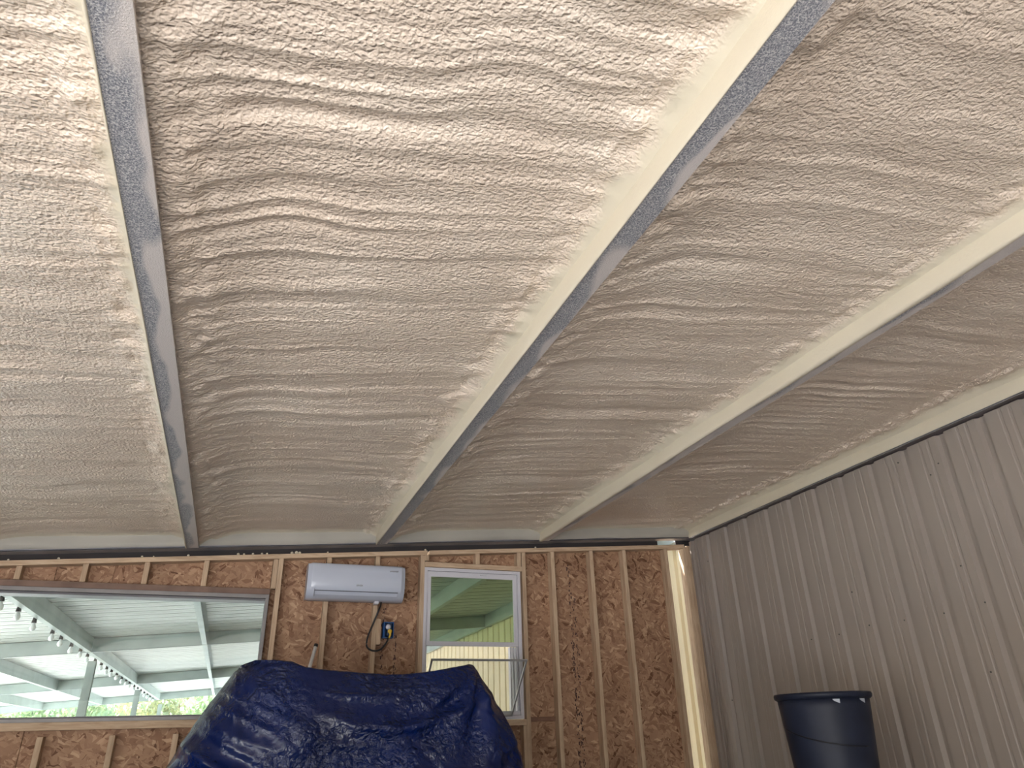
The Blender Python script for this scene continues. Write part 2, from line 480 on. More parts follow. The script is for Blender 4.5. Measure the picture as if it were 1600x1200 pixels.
seeds = [1.3, 2.2, 4.1, .0, 6.2, 9.4]
greys = [.5, .5, .5, .47, .55, .40]
for i, xp in enumerate(PUR):
    o = empty('purlin', (xp, 0, RB(xp)))
    o.name = 'purlin'
    bpy.data.objects.remove(o)
    mb = MB()
    t = .004
    L = ye+.02-Y0
    # C section: web, bottom flange with lip, top flange, in its own frame
    prof = [(0, 0), (FLW, FLW*SL), (FLW, .018), (FLW-t, .018), (FLW-t, t+.004), (t, t), (t, PH-t), (FLW, PH-t), (FLW, PH), (0, PH)]
    mb.extr([(a, 0, c) for a, c in prof], (0, L, 0))
    p = mb.build('purlin', flange_mat(seeds[i], greys[i]), None, False, 0, (xp, Y0, RB(xp)))
    kid(p)
    # the smooth skin of foam on the face of the web, feathering over the flange edge
    ns = 200
    ys = np.linspace(0, L, ns); pr = []
    for y in ys:
        k = .010+.004*float(vnoise(np.array(y*2.1+i), np.array(3.3), 5))
        e = .004*float(vnoise(np.array(y*3.7+i*2), np.array(1.3), 6))
        ov = {5: .022, 4: .002}.get(i, .002) + (.014 if i == 5 else .004)*float(vnoise(np.array(y*1.3+i*5), np.array(2.2), 8))
        ov = max(ov, .001)
        pr.append([(ov, y, -.001+ov*SL), (ov*.5, y, -.004), (-.003, y, -.003), (-k*.8, y, .008+e), (-k, y, .04), (-k-.002, y, .08+e), (-k, y, .12), (-k, y, .17)])
    me = grid_mesh('foam_skin', np.array(pr))
    link('foam_skin', me, M_FOAMS, p, True)
# eave strut along the top of the right wall
xe = 4.215
st = MB().extr([(xe, Y0, RB(xe)), (XR+.06, Y0, RB(xe)+.004), (XR+.06, Y0, RB(xe)+PH), (xe, Y0, RB(xe)+PH)], (0, YW+.1-Y0, 0))
kid(st.build('eave_strut', simple('brown_grey_strut', (.15, .13, .14), .35, .5, .6, 4, .2)))
kid(MB().box(xe+.012, xe+.02, Y0, YW-.05, RB(xe)-.005, RB(xe)).build('strut_highlight', simple('painted_strut_highlight', (.65, .66, .70), .25, .8)))  # bright strip painting the highlight along the dark strut flange
pr = [[(xe-.001, y, RB(xe)-.002), (xe-.006, y, RB(xe)+.004), (xe-.010-.003*math.sin(y*5), y, RB(xe)+.05), (xe-.012, y, RB(xe)+.12)] for y in np.linspace(Y0, ye, 120)]
kid(link('foam_skin', grid_mesh('foam_skin', np.array(pr)), M_FOAMS, None, True))

# rafter over the back wall (inside face skinned with foam), rafters of the porch
def sloped(x0, x1, y0, y1, za, zb):
    """bar along X that follows the roof slope, za..zb above the purlin underside"""
    return [(x0, y0, RB(x0)+za), (x1, y0, RB(x1)+za), (x1, y1, RB(x1)+za), (x0, y1, RB(x0)+za)], \
           [(x0, y0, RB(x0)+zb), (x1, y0, RB(x1)+zb), (x1, y1, RB(x1)+zb), (x0, y1, RB(x0)+zb)]
r0 = MB().hexa(*sloped(-5.2, XR, YW-.05, YW-.045+.008, 0, PH)).hexa(*sloped(-5.2, XR, YW-.05, YW+.05, -.002, .006))
kid(r0.build('rafter', M_DARKSTEEL))
xs = np.linspace(-5.1, xe, 260); pr = []
for x in xs:
    k = .008*float(vnoise(np.array(x*1.7), np.array(.7), 15)); e = .006*float(vnoise(np.array(x*3.1), np.array(.2), 16))
    pr.append([(x, YW-.052, RB(x)+.012+e), (x, YW-.062, RB(x)+.022+e), (x, YW-.070-k, RB(x)+.05), (x, YW-.072-k, RB(x)+.09), (x, YW-.072, RB(x)+.16)])
kid(link('foam_skin', grid_mesh('foam_skin', np.array(pr)[:, ::-1]), simple('thin_greyish_foam_skin', (.40, .38, .33), .55, 0, .35, 1.5, .12), None, True))
# metal roof over the room
kid(MB().hexa(*sloped(-6.7, XR+.3, Y0-.3, YW+.1, PH+.005, PH+.03)).build('roof_sheet', M_GALV))

# ------------------------------------------------------------------ back wall
wall_back = structure(empty('wall_back', (0, 0, 0)), 'stud wall sheathed in oriented strand board')
PLT = -.055                                   # top of the plate relative to the purlin underside
def plate_top(x): return RB(x)+PLT
YO = YW+.089                                  # inner face of the sheathing
def stud(x, z0, z1, wd=.038, dep=.089, name='stud', yf=None, par=None, top_slope=True):
    y = YW if yf is None else yf
    x0, x1 = x-wd/2, x+wd/2
    cz = z0
    b = [(x0-x, 0, 0), (x1-x, 0, 0), (x1-x, dep, 0), (x0-x, dep, 0)]
    s0 = (x0-x)*SL if top_slope else 0
    t = [(x0-x, 0, z1-z0+s0), (x1-x, 0, z1-z0-s0), (x1-x, dep, z1-z0-s0), (x0-x, dep, z1-z0+s0)]
    return MB().hexa(b, t).build(name, M_LUM, par or wall_back, False, .002, (x, y, z0))
def pt(x): return plate_top(x)-.038-.001
def bar(name, x0, x1, y0, y1, z0, z1, mat, par=None, bevel=.002):
    cx, cy, cz = (x0+x1)/2, (y0+y1)/2, (z0+z1)/2
    return MB().box(x0-cx, x1-cx, y0-cy, y1-cy, z0-cz, z1-cz).build(name, mat, par or wall_back, False, bevel, (cx, cy, cz))
M_LUMH = lumber_mat()                          # grain along X for the plates
for nd in M_LUMH.node_tree.nodes:
    if nd.bl_idname == 'ShaderNodeMapping':
        s = nd.inputs['Scale'].default_value; nd.inputs['Scale'].default_value = (s[2], s[1], s[0])
# top plates (two boards meeting over stud G)
for x0, x1 in ((-5.2, 1.497), (1.515, XR-.12)):
    b = [(x0, YW-.004, plate_top(x0)-.038), (x1, YW-.004, plate_top(x1)-.038), (x1, YO, plate_top(x1)-.038), (x0, YO, plate_top(x0)-.038)]
    t = [(p[0], p[1], p[2]+.038) for p in b]
    MB().hexa(b, t).build('top_plate', M_LUMH, wall_back, False, .002)
bar('bottom_plate', -5.2, XR-.12, YW, YO, 0, .038, M_LUMH)
# full-height studs
for x in (.262, .650, 1.060, 1.456, 2.412, 2.707, 3.115, 3.477, 3.955):
    stud(x, .040, pt(x))
stud(.222, 2.62, pt(.222), yf=YW+.012, dep=.077, name='stud')          # second stud beside the big window's edge, above the header
stud(.222, .040, 1.62, name='stud')
stud(1.494, 2.905, pt(1.494), name='cripple_stud'); stud(1.494, .04, 1.55, name='stud')
stud(4.185, .040, pt(4.185)-.0, wd=.05, dep=.089, name='corner_post')
stud(4.245, .040, pt(4.245)+.03, wd=.05, dep=.05, name='corner_post', yf=YW+.03)
# cripples above and below the big window
wt = back(130, 909, YW).z
for x in (-1.575, -1.148, -.730, -.305, -2.0, -2.4):
    stud(x, wt, pt(x), name='cripple_stud')
for x in (-1.178, -.735, -.325, -1.60, -2.0, -2.4, -2.8):
    stud(x, .040, 1.572, name='cripple_stud', top_slope=False)
bar('window_header', -4.0, .202, YW+.004, YO, back(0, 914.5, YW).z, wt-.001, simple('shade_dark_header', (.20, .13, .10), .7, 0, .3, 7, .2))  # lumber coloured dark for the shade it lies in
zs_ = back(150, 1127, YW).z
bar('window_sill_board', -4.0, .202, YW-.006, YO, zs_-.052, zs_, M_LUMH)
# small window: header, cripple over it, sill, jack studs
zh = back(740, 889, YW).z
bar('window_header', 1.477, 2.392, YW-.002, YO, zh, zh+.043, M_LUMH)
stud(1.965, zh+.044, pt(1.965), name='cripple_stud'); stud(2.368, zh+.044, pt(2.368), name='cripple_stud')
zs2 = back(810, 1124, YW).z
bar('window_sill_board', 1.515, 2.392, YW, YO, zs2-.045, zs2, M_LUMH)
stud(2.378, .04, zs2-.046, wd=.03, name='stud', top_slope=False)
# blocking between two studs right of the small window
zb = back(850, 1127, YO).z
bar('blocking', 2.432, 2.687, YO-.020, YO, zb, zb+.035, simple('dark_red_brown_board', (.22, .12, .08), .7, 0, .3, 8, .2))
bar('osb_strip', 2.432, 2.687, YO-.011, YO-.001, .05, zb-.004, M_OSB, bevel=0)

# sheathing sheets with recessed joints; the openings are left out
def osb(x0, x1, z0, z1=None, dy=0):
    """sheet; z1 None follows the slope of the plate"""
    za = plate_top(x0) if z1 is None else z1; zb_ = plate_top(x1) if z1 is None else z1
    cx, cz = (x0+x1)/2, z0
    b = [(x0-cx, dy, 0), (x1-cx, dy, 0), (x1-cx, dy+.011, 0), (x0-cx, dy+.011, 0)]
    t = [(x0-cx, dy, za-z0), (x1-cx, dy, zb_-z0), (x1-cx, dy+.011, zb_-z0), (x0-cx, dy+.011, za-z0)]
    mb = MB().hexa(b, t)
    mb.hexa([(p[0]+(.012 if p[0] > 0 else -.012), p[1]+(.0112 if k < 2 else .006), p[2]) for k, p in enumerate(b)],
            [(p[0]+(.012 if p[0] > 0 else -.012), p[1]+(.0112 if k < 2 else .006), p[2]) for k, p in enumerate(t)])
    return mb.build('osb_panel', M_OSB, wall_back, False, 0, (cx, YO, cz))
WZ0, WZ1 = 1.655, 2.560        # big window opening
osb(-4.0, -1.352, WZ1); osb(-1.346, -.962, WZ1, None, .003); osb(-.956, .200, WZ1)
osb(-5.2, -4.006, 0)
osb(-4.0, -2.606, 0, WZ0); osb(-2.6, -1.30, 0, WZ0); osb(-1.294, -.333, 0, WZ0, .003); osb(-.327, .200, 0, WZ0)
osb(.206, 1.056, 0); osb(1.062, 1.460, 0, None, .002)
osb(1.466, 2.406, zh+.02); osb(1.466, 2.406, 0, zs2-.03)
osb(2.412, 2.707, 0); osb(2.713, 3.112, 0, None, .002); osb(3.118, 3.972, 0)
# dark rows of print and nail stain on the sheathing
mk = MB()
for x, z0, z1, n_ in ((2.905, 1.2, 3.0, 110), (2.945, 1.2, 2.7, 70), (1.155, 1.75, 2.5, 40), (1.255, 1.75, 2.3, 40), (1.20, 2.25, 2.27, 6)):
    for k in range(n_):
        zc = z0+(z1-z0)*random.random(); xc = x+random.gauss(0, .007); a, c = random.uniform(.002, .006), random.uniform(.003, .013)
        mk.box(xc-a, xc+a, YO-.0006, YO+.001, zc-c, zc+c)
o = mk.build('stamp_marks', simple('dark_brown_stamp_ink', (.07, .035, .03), .8), wall_back); o['kind'] = 'stuff'
# black strip painting the shade between plate and rafter, open for a short stretch near the right corner
for x0, x1 in ((-5.2, 3.905), (4.12, XR)):
    MB().hexa(*sloped(x0, x1, YO-.03, YO-.02, PLT, .004)).build('gap_shade_strip', M_BLACK, wall_back)
# crumbs of foam lodged on the plate
cr = MB()
for px, r in ((240, .006), (294, .010), (222, .009), (92, .010), (372, .012), (381, .009), (395, .010), (409, .010), (417, .009), (456, .013), (463, .015), (468, .012), (512, .008), (665, .010), (838, .009), (14, .008)):
    x = back(px, 868, YW-.02).x; z = plate_top(x)+r*.5
    ring = [(r*.3, -r*.7), (r, -r*.3), (r*.8, r*.5), (r*.2, r*.8)]
    cr.lathe([(0.0001, -r*.8)]+ring+[(0.0001, r*.85)], 6, (x, YW-.006, z))
o = cr.build('foam_crumbs', M_FOAMS, wall_back); o['kind'] = 'stuff'

# ------------------------------------------------------------------ big fixed window
win1 = structure(empty('window_1', (0, 0, 0)), 'long fixed window in a grey frame')
g0 = back(0, 1120.6, YO+.03); g1 = back(418, 939, YO+.03); gt = back(0, 924.4, YO+.03).z; gr = g1.x
gb = g0.z; GL = -3.95
fy0, fy1 = YW+.055, YO+.06
def fbar(x0, x1, z0, z1, y0=fy0, y1=fy1, name='window_frame', mat=M_FRAME, par=win1):
    return bar(name, x0, x1, y0, y1, z0, z1, mat, par, .003)
def mitre_frame(x0, x1, z0, z1, w, y0, y1, mat, par, name='window_frame', bevel=.002, wt_=None):
    """one continuous rectangular frame; w is its face width"""
    wt_ = wt_ or w
    mb = MB(); o_ = [(x0, z0), (x1, z0), (x1, z1), (x0, z1)]; i_ = [(x0+w, z0+w), (x1-w, z0+w), (x1-w, z1-wt_), (x0+w, z1-wt_)]
    v = [(a, y0, c) for a, c in o_]+[(a, y0, c) for a, c in i_]+[(a, y1, c) for a, c in o_]+[(a, y1, c) for a, c in i_]
    f = []
    for k in range(4):
        j = (k+1) % 4
        f += [(k, j, 4+j, 4+k), (8+j, 8+k, 12+k, 12+j), (k, 8+k, 8+j, j), (4+j, 12+j, 12+k, 4+k)]
    return mb.add(v, f).build(name, mat, par, False, bevel)
ft0, ft1 = back(0, 915, YW).z, back(0, 924.4, YW).z; fb0, fb1 = back(150, 1127.4, YW).z, back(150, 1120.3, YW).z; fr1 = back(424, 1000, YW).x
mitre_frame(GL-.05, .200, fb0, ft0, (fb1-fb0)*.85, YW-.010, YW+.03, M_FRAME, win1, wt_=(ft0-ft1)*.72)
mitre_frame(GL-.012, .200-.018, fb0+(fb1-fb0)*.85+.001, ft0-(ft0-ft1)*.72-.001, (fb1-fb0)*.30, YW+.006, fy1, simple('dark_frame_step', (.12, .115, .12), .4, .3), win1, 'inner_frame', wt_=(ft0-ft1)*.40)
bar('pane', GL, gr+.008, YO+.028, YO+.034, gb-.006, gt+.018, M_GLASS, win1, 0)

# ------------------------------------------------------------------ small white window
win2 = structure(empty('window_2', (0, 0, 0)), 'small white vinyl window, lower sash tilted inwards')
wx0 = back(666, 950, YW).x; wx1 = 2.378; wz1 = zh-.003; wz0 = zs2+.003
mitre_frame(wx0-.025, wx1-.004, wz0, wz1, .030, YW+.002, YW+.085, M_WHITE, win2, 'window_frame', .003)
a0 = back(668, 999, YW+.02); a1 = back(804, 906, YW+.02)
us = empty('dummy'); bpy.data.objects.remove(us)
sash = mitre_frame(wx0+.006, wx1-.036, a0.z-.050, wz1-.031, .036, YW+.016, YW+.045, M_WHITE, win2, 'upper_sash', .003, .045)
bar('pane', wx0+.040, wx1-.070, YW+.028, YW+.033, a0.z-.016, wz1-.074, M_GLASSG, sash, 0)
for x in (2.268, 2.298, 2.328):
    bar('jamb_track', x, x+.012, YW+.03, YW+.08, wz0+.031, a0.z-.052, M_WHITE, win2, .001)
bar('jamb_track', wx0+.006, wx0+.02, YW+.03, YW+.08, wz0+.031, a0.z-.052, M_WHITE, win2, .001)
bar('lower_rail', wx0+.006, wx1-.036, YW+.004, YW+.05, wz0+.031, wz0+.062, M_WHITE, win2, .003)
bar('latch', 1.99, 2.05, YW+.008, YW+.02, wz1-.052, wz1-.040, M_WHITE, win2, .002)
# lower sash tilted in: thin frame hinged at the bottom rail
xl_, xr_ = 1.452, 2.262
pb = Vector((0, YW+.0, back(802.5, 1114.5, YW-.02).z-.02)); ptp = Vector((0, 5.80, 1.5+.553))
dv = (ptp-pb); Ls = dv.length; ang = math.atan2(-(dv.y), dv.z)
Ms = Matrix.Translation(pb) @ Matrix.Rotation(ang, 4, 'X')
ts = MB(); fwid = .014
for x0, x1, z0, z1 in ((xl_, xr_, 0, fwid), (xl_, xr_, Ls-fwid, Ls), (xl_, xl_+fwid, fwid, Ls-fwid), (xr_-fwid, xr_, fwid, Ls-fwid)):
    ts.box(x0, x1, -.006, .006, z0, z1, Ms)
tso = ts.build('tilted_sash', M_ALU, win2, False, .001)
MB().box(xl_+fwid, xr_-fwid, -.001, .001, fwid, Ls-fwid, Ms).build('pane', glass_mat('thin_sash_glass', (.90, .91, .90)), tso)

# ------------------------------------------------------------------ right wall: ribbed metal siding in sheets
def siding_mesh(W=.9144, zb=0, ztop=3.2, flip=False):
    """one sheet 0.914 m wide seen from its inner side: 3 deep ribs and pairs of small ones, along local Y"""
    prof = []
    for k in range(3):
        b = k*.3048
        prof += [(b+.000, 0), (b+.040, 0), (b+.056, .030), (b+.096, .030), (b+.112, 0),
                 (b+.165, 0), (b+.172, .003), (b+.186, .003), (b+.193, 0), (b+.230, 0), (b+.237, .003), (b+.251, .003), (b+.258, 0)]
    prof.append((W, 0))
    n_ = len(prof)
    v = [(d, y, zb) for y, d in prof]+[(d, y, ztop) for y, d in prof]
    f = [(i, i+1, n_+i+1, n_+i) for i in range(n_-1)]
    me = bpy.data.meshes.new('wall_panel'); me.from_pydata(v, [], f); me.update(); return me
wall_right = structure(empty('wall_right', (0, 0, 0)), 'taupe ribbed metal siding wall')
sm = siding_mesh(ztop=RB(XR)-.01+.0); sm.materials.append(M_PANEL)
# phase found from the photograph: rib grooves at Y 5.98, 5.68, 5.37 ...
yst = 6.172-.9144*11
for k in range(11):
    y = yst+.9144*k
    o = link('wall_panel', sm, None, wall_right, False, 0, (XR, y, 0))
    sl = o.modifiers.new('sheet', 'SOLIDIFY'); sl.thickness = .0012; sl.offset = 0
# trims in the corner
bar('corner_trim', XR-.045, XR-.002, YW-.020, YW+.02, 0, RB(XR)-.03, M_PANEL, wall_right, .003)
bar('corner_trim', XR-.016, XR-.002, YW-.055, YW-.022, 0, RB(XR)-.03, M_PANEL, wall_right, .002)
# outer backing so that no light leaks through
MB().box(XR+.04, XR+.06, Y0, YW+.3, 0, RB(XR)+.15).build('outer_sheet', M_PANEL, wall_right)
sc = MB()
for (px, py) in ((1358, 977), (1413, 969), (1475, 958), (1539, 941), (1454, 742), (1466, 724), (1403, 723), (1501, 884), (1331, 925), (1548, 1050), (1144, 1094), (1106, 877), (1311, 991), (1268, 999)):
    v = fw*F_PX+rt*(px-800)-up*(py-600); v = v*((XR-.003)/v.x)
    sc.lathe([(.0001, 0), (.0055, 0), (.0055, .004), (.003, .006), (.0001, .006)], 8, (0, 0, 0))
    n_ = 5*8
    for q in range(len(sc.v)-n_, len(sc.v)):
        a, b_, c_ = sc.v[q]; sc.v[q] = (XR-.0005-c_, v.y+a, v.z+CAM_Z+b_)
o = sc.build('screw_heads', M_SCREW, wall_right); o['kind'] = 'stuff'
# the same wall goes on beyond the stud wall, along the porch
wall_porch = structure(empty('wall_porch', (0, 0, 0)), 'cream ribbed siding wall along the porch outside')
sm2 = siding_mesh(ztop=RB(XR)+.195); sm2.materials.append(M_OUTP)
for k in range(15):
    o = link('wall_panel', sm2, None, wall_porch, False, 0, (XR, 6.50+.9144*k, 0))
    sl = o.modifiers.new('sheet', 'SOLIDIFY'); sl.thickness = .0012; sl.offset = 0
# left wall beyond the side door, and its header
wall_left = structure(empty('wall_left', (0, 0, 0)), 'ribbed metal siding left of the frame')
for k in range(5):
    o = link('wall_panel', sm, None, wall_left, False, 0, (-5.15, 2.0+.9144*k-.3, -.55))
    sl = o.modifiers.new('sheet', 'SOLIDIFY'); sl.thickness = .0012; sl.offset = 0

# unseen front wall and header, added to cut the daylight behind the camera
front_light_block = structure(empty('front_light_block', (0, 0, 0)), 'unseen ribbed siding added behind the camera to cut the daylight')
for k in range(3):
    o = link('wall_panel', sm, None, front_light_block, False, 0, (XR-.1-.9144*k, Y0, -.25)); o.rotation_euler = (0, 0, R_(90))
    o.modifiers.new('sheet', 'SOLIDIFY').thickness = .0012
MB().hexa(*sloped(-5.2, 1.6, Y0-.02, Y0, -.45, PH)).build('header_light_block', M_PANEL, front_light_block)
# ------------------------------------------------------------------ porch outside: rafters, purlins, roof sheets, posts
porch = structure(empty('porch_roof', (0, 0, 0)), 'open steel porch roof of galvanised sheets beyond the windows')
XL = -6.75
for y in RAFT[1:]:
    # C-shaped rafter: web and two flanges
    rb_ = MB().hexa(*sloped(XL, XR, y, y+.008, 0, PH)).hexa(*sloped(XL, XR, y, y+.07, 0, .006)).hexa(*sloped(XL, XR, y, y+.07, PH-.006, PH))
    rb_.build('rafter', M_BEAM, porch)
for xp in (-6.68, -5.15, -3.60, -2.02, -.43, 1.12, 2.67, 4.24):
    z = RB(xp); t = .006
    for ya, yb in ((YW+.10, 12.74), (12.83, 19.49), (19.58, 26.49)):
        prof = [(0, 0), (-.07, 0), (-.07, t), (-t, t), (-t, PH-t), (-.07, PH-t), (-.07, PH), (0, PH)]
        if xp > -.6: prof = [(-a-.0, c) for a, c in prof]; prof = [(a-.07, c) for a, c in prof]
        MB().extr([(xp+a, ya, z+c) for a, c in prof], (0, yb-ya, 0)).build('purlin', M_BEAM if xp > -.6 or xp < -3 else M_BEAM, porch)
# roof sheets with their ribs across the building
prof = []
for k in range(3):
    b = k*.3048
    prof += [(b, 0), (b+.05, 0), (b+.054, .055), (b+.107, .055), (b+.111, 0), (b+.17, 0), (b+.174, .016), (b+.192, .016), (b+.196, 0), (b+.235, 0), (b+.239, .016), (b+.257, .016), (b+.261, 0)]
prof.append((.9144, 0))
n_ = len(prof)
v = [(XL-.1, y, SL*(XL-.1)+d) for y, d in prof]+[(XR+.25, y, SL*(XR+.25)+d) for y, d in prof]
me = bpy.data.meshes.new('roof_sheet'); me.from_pydata(v, [], [(i, i+1, n_+i+1, n_+i) for i in range(n_-1)]); me.update(); me.materials.append(M_GALV)
for k in range(22):
    o = link('roof_sheet', me, None, porch, False, 0, (0, YW+.22+.9144*k, RB(0)+PH+.004))
    sl = o.modifiers.new('sheet', 'SOLIDIFY'); sl.thickness = .0012; sl.offset = 1
# posts
for i, (x, y) in enumerate(((-1.98, 12.79), (-1.98, 19.54), (-1.98, 26.54), (-6.7, 12.79), (-6.7, 19.54), (-6.7, 26.54))):
    h = RB(x)-.002
    mb = MB().box(-.055, .055, -.05, -.044, 0, h).box(-.055, .055, .044, .05, 0, h).box(-.004, .004, -.044, .044, 0, h).box(-.11, .11, -.11, .11, 0, .012)
    mb.build('post', M_BEAM, porch, False, 0, (x, y, -.125))

# ------------------------------------------------------------------ festoon lights along the porch purlin
fl = empty('festoon_lights', (-2.10, 8.0, 2.8))
thing(fl, 'string of clear bulbs in black sockets hanging along the porch beam outside the long window', 'string lights')
def rel(p): return (p[0]+2.10, p[1]-8.0, p[2]-2.8)
bx = [(8.02, 0), (8.67, 0), (9.39, 0), (10.37, 0), (10.92, 0), (11.66, 0), (12.38, 0), (13.03, 0), (13.82, 0), (14.5, 0), (15.18, 0), (15.82, 0), (16.59, 0), (17.43, 0), (18.22, 0), (18.9, 0), (19.9, 0), (20.7, 0), (21.5, 0), (22.4, 0), (23.3, 0), (24.2, 0), (25.2, 0)]
wire = []
for k, (y, _) in enumerate(bx):
    wire.append(rel((-2.105, y, 2.90)))
    if k+1 < len(bx):
        y2 = bx[k+1][0]; wire.append(rel((-2.105, (y+y2)/2, 2.865)))
MB().tube([rel((-2.105, 6.9, 2.88))]+wire, .006, 6).build('wire', M_CORD, fl)
sk = MB().tube([(0, 0, .12), (0, 0, 0)], .004, 6).lathe([(.0001, .035), (.013, .032), (.017, .0), (.026, -.055), (.026, -.060), (.0001, -.060)], 12)
sk_me = None
for k, (y, _) in enumerate(bx):
    p = rel((-2.105, y, 2.80+.006*math.sin(k*2.3)))
    if sk_me is None:
        s_o = sk.build('socket', M_CORD, fl, False, 0, p); sk_me = s_o
        b_o = MB().lathe([(.014, -.060), (.016, -.070), (.030, -.095), (.033, -.110), (.028, -.130), (.012, -.143), (.0001, -.146)], 14).build('bulb', M_BULB, s_o, True)
    else:
        s2 = clone(sk_me, fl, p); clone(b_o, s2)

# ------------------------------------------------------------------ trees beyond the porch
def leaf_crown(seed, rx, ry, rz, n_):
    r = np.random.default_rng(seed)
    u = r.normal(size=(n_, 3)); u /= np.linalg.norm(u, axis=1)[:, None]
    rad = .62+.38*r.random(n_)**.5
    lob = 1+.18*np.sin(u[:, 0]*5+seed)+.15*np.sin(u[:, 2]*7+u[:, 1]*4)
    c = u*(rad*lob)[:, None]*np.array([rx, ry, rz])
    a = r.normal(size=(n_, 3)); a /= np.linalg.norm(a, axis=1)[:, None]
    b = np.cross(a, r.normal(size=(n_, 3))); b /= np.linalg.norm(b, axis=1)[:, None]
    s = (.10+.14*r.random(n_))[:, None]
    P = np.stack([c-a*s, c-b*s*.5, c+a*s, c+b*s*.5], 1).reshape(-1, 3)
    me = bpy.data.meshes.new('foliage')
    me.vertices.add(n_*4); me.vertices.foreach_set('co', P.reshape(-1).astype(np.float32))
    me.loops.add(n_*4); me.loops.foreach_set('vertex_index', np.arange(n_*4, dtype=np.int32))
    me.polygons.add(n_); me.polygons.foreach_set('loop_start', np.arange(0, n_*4, 4, dtype=np.int32))
    me.polygons.foreach_set('loop_total', np.full(n_, 4, dtype=np.int32)); me.update(calc_edges=True); return me
crowns = [leaf_crown(s, 3.0, 2.2, 3.0, 5200) for s in (3, 8)]
crowns[0].materials.append(M_LEAF1); crowns[1].materials.append(M_LEAF2)
tk = MB().tube([(0, 0, 0), (.08, .05, 1.2), (-.05, 0, 2.6), (.1, 0, 4.0)], [.22, .17, .13, .06], 8)
tree_lab = [
 ('light green bushy tree behind the nearest porch post in the long window', 0, -6.5, 36, .82),
 ('light green tree right of the farthest porch post, partly behind the blue tarp', 0, .5, 36, .82),
 ('pale green tree farthest away, in the gap between the nearest and middle porch posts', 0, -6.6, 57, 1.0),
 ('yellow-green tree at the left end of the long window, behind a nearer light green one', 1, -10, 46, .95),
 ('yellow-green tree farther back, around the farthest of the three porch posts', 1, -2.5, 46, .95)]
tm = None
for lab, k, x, y, s in tree_lab:
    t = thing(empty('tree', (x, y, -.12)), lab, 'tree', 'trees beyond the porch'); t.scale = (s, s, s)
    if tm is None: o = tk.build('trunk', M_BARK, t, True); tm = o.data
    else: link('trunk', tm, None, t)
    f = link('foliage', crowns[k], None, t, False, 0, (0, 0, 3.0)); f['kind'] = 'stuff'; f.rotation_euler = (0, 0, random.random()*6)

# ------------------------------------------------------------------ split air conditioner
ac = empty('air_conditioner', (0, 0, 0))
thing(ac, 'white split air conditioner mounted high on the board wall left of the small window', 'air conditioner')
yA = YW-.205
p0 = back(485, 879, YW-.15); p1 = back(631, 885, YW-.15); pb0 = back(476, 933, YW-.15)
ax0, ax1 = p0.x-.012, p1.x+.010
az1 = p0.z; az0 = pb0.z-.005
h = az1-az0
ac.location = ((ax0+ax1)/2, YW-.001, az0)
Wd = (ax1-ax0)/2
# side profile (distance from wall, height)
sp_ = [(0, 0), (.08, -.004), (.125, .004), (.165, .030), (.186, .062), (.196, .10), (.200, .16), (.198, .22), (.188, h-.020), (.172, h-.004), (.150, h), (0, h)]
nx = 24; mb = MB(); n_ = len(sp_)
V = []
for i in range(nx+1):
    u = -1+2*i/nx; e = max(0, abs(u)-.93)/.07
    k = 1-.16*e**2.5
    for (d, z) in sp_: V.append((u*Wd, -(d*k), h/2+(z-h/2)*(1-.03*e**2)))
Fc = [(i*n_+j, i*n_+(j+1) % n_, (i+1)*n_+(j+1) % n_, (i+1)*n_+j) for i in range(nx) for j in range(n_)]
Fc += [tuple(range(n_)), tuple(nx*n_+j for j in range(n_-1, -1, -1))]
mb.add(V, Fc).build('housing', M_ACW, ac, True, .004)
# outlet flap: a shallow raised panel at the bottom of the front with a dark gap round it
fl_p = [(.150, .018), (.168, .030), (.180, .048), (.187, .047), (.174, .026), (.152, .013)]
MB().extr([(-Wd*.84, -d, z) for d, z in fl_p], (Wd*1.68, 0, 0)).build('flap', M_ACW, ac, False, .001)
gp = [(.1895, .052), (.1905, .0575), (.194, .058), (.191, .0515)]
MB().extr([(-Wd*.85, -d, z) for d, z in gp], (Wd*1.70, 0, 0)).build('outlet_slot', M_SLOT, ac)
MB().box(-Wd*.85, -Wd*.845, -.196, -.150, .010, .072).build('flap_gap', M_ACG, ac)
def marks(xa, xb, z, hh, k, name):
    m_ = MB(); n2 = k; wv = (xb-xa)/n2
    for q in range(n2):
        m_.box(xa+wv*q+wv*.12, xa+wv*q+wv*.86, -.2018, -.196, z-hh*(.5 if q % 3 else .62), z+hh*(.5 if q % 2 else .42))
    o_ = m_.build(name, M_ACG, ac); o_['kind'] = 'stuff'
marks(Wd*.66, Wd*.84, h*.815, .010, 8, 'badge_lettering')
marks(-Wd*.02, Wd*.115, h*.37, .013, 5, 'logo_lettering')
MB().box(.165, .20, -.10, -.03, -.022, .002).build('drain_stub', M_WHITE, ac, False, .003)

# ------------------------------------------------------------------ power cord, outlet and block below the air conditioner
q = lambda x, y, Y: back(x, y, Y)
path = [q(595.5, 941.5, YW-.10), q(594, 948, YW-.06), q(589, 960, YW-.03), q(584, 972, YW-.02), q(578, 986, YW-.02), q(573.5, 1000, YW-.02), q(573, 1009, YW-.02), q(577, 1014.5, YW-.02), q(585, 1017, YW-.02), q(594, 1015, YW-.02), q(601, 1008, YW-.015), q(605.5, 1001, YW-.03), q(606, 997, YW-.075)]
def smooth(pts, k=4):
    out = []
    P = [pts[0]]+pts+[pts[-1]]
    for i in range(1, len(P)-2):
        for j in range(k):
            t = j/k; a, b_, c, d = P[i-1], P[i], P[i+1], P[i+2]
            out.append(.5*((2*b_)+(c-a)*t+(2*a-5*b_+4*c-d)*t*t+(3*b_-a-3*c+d)*t**3))
    out.append(P[-2]); return out
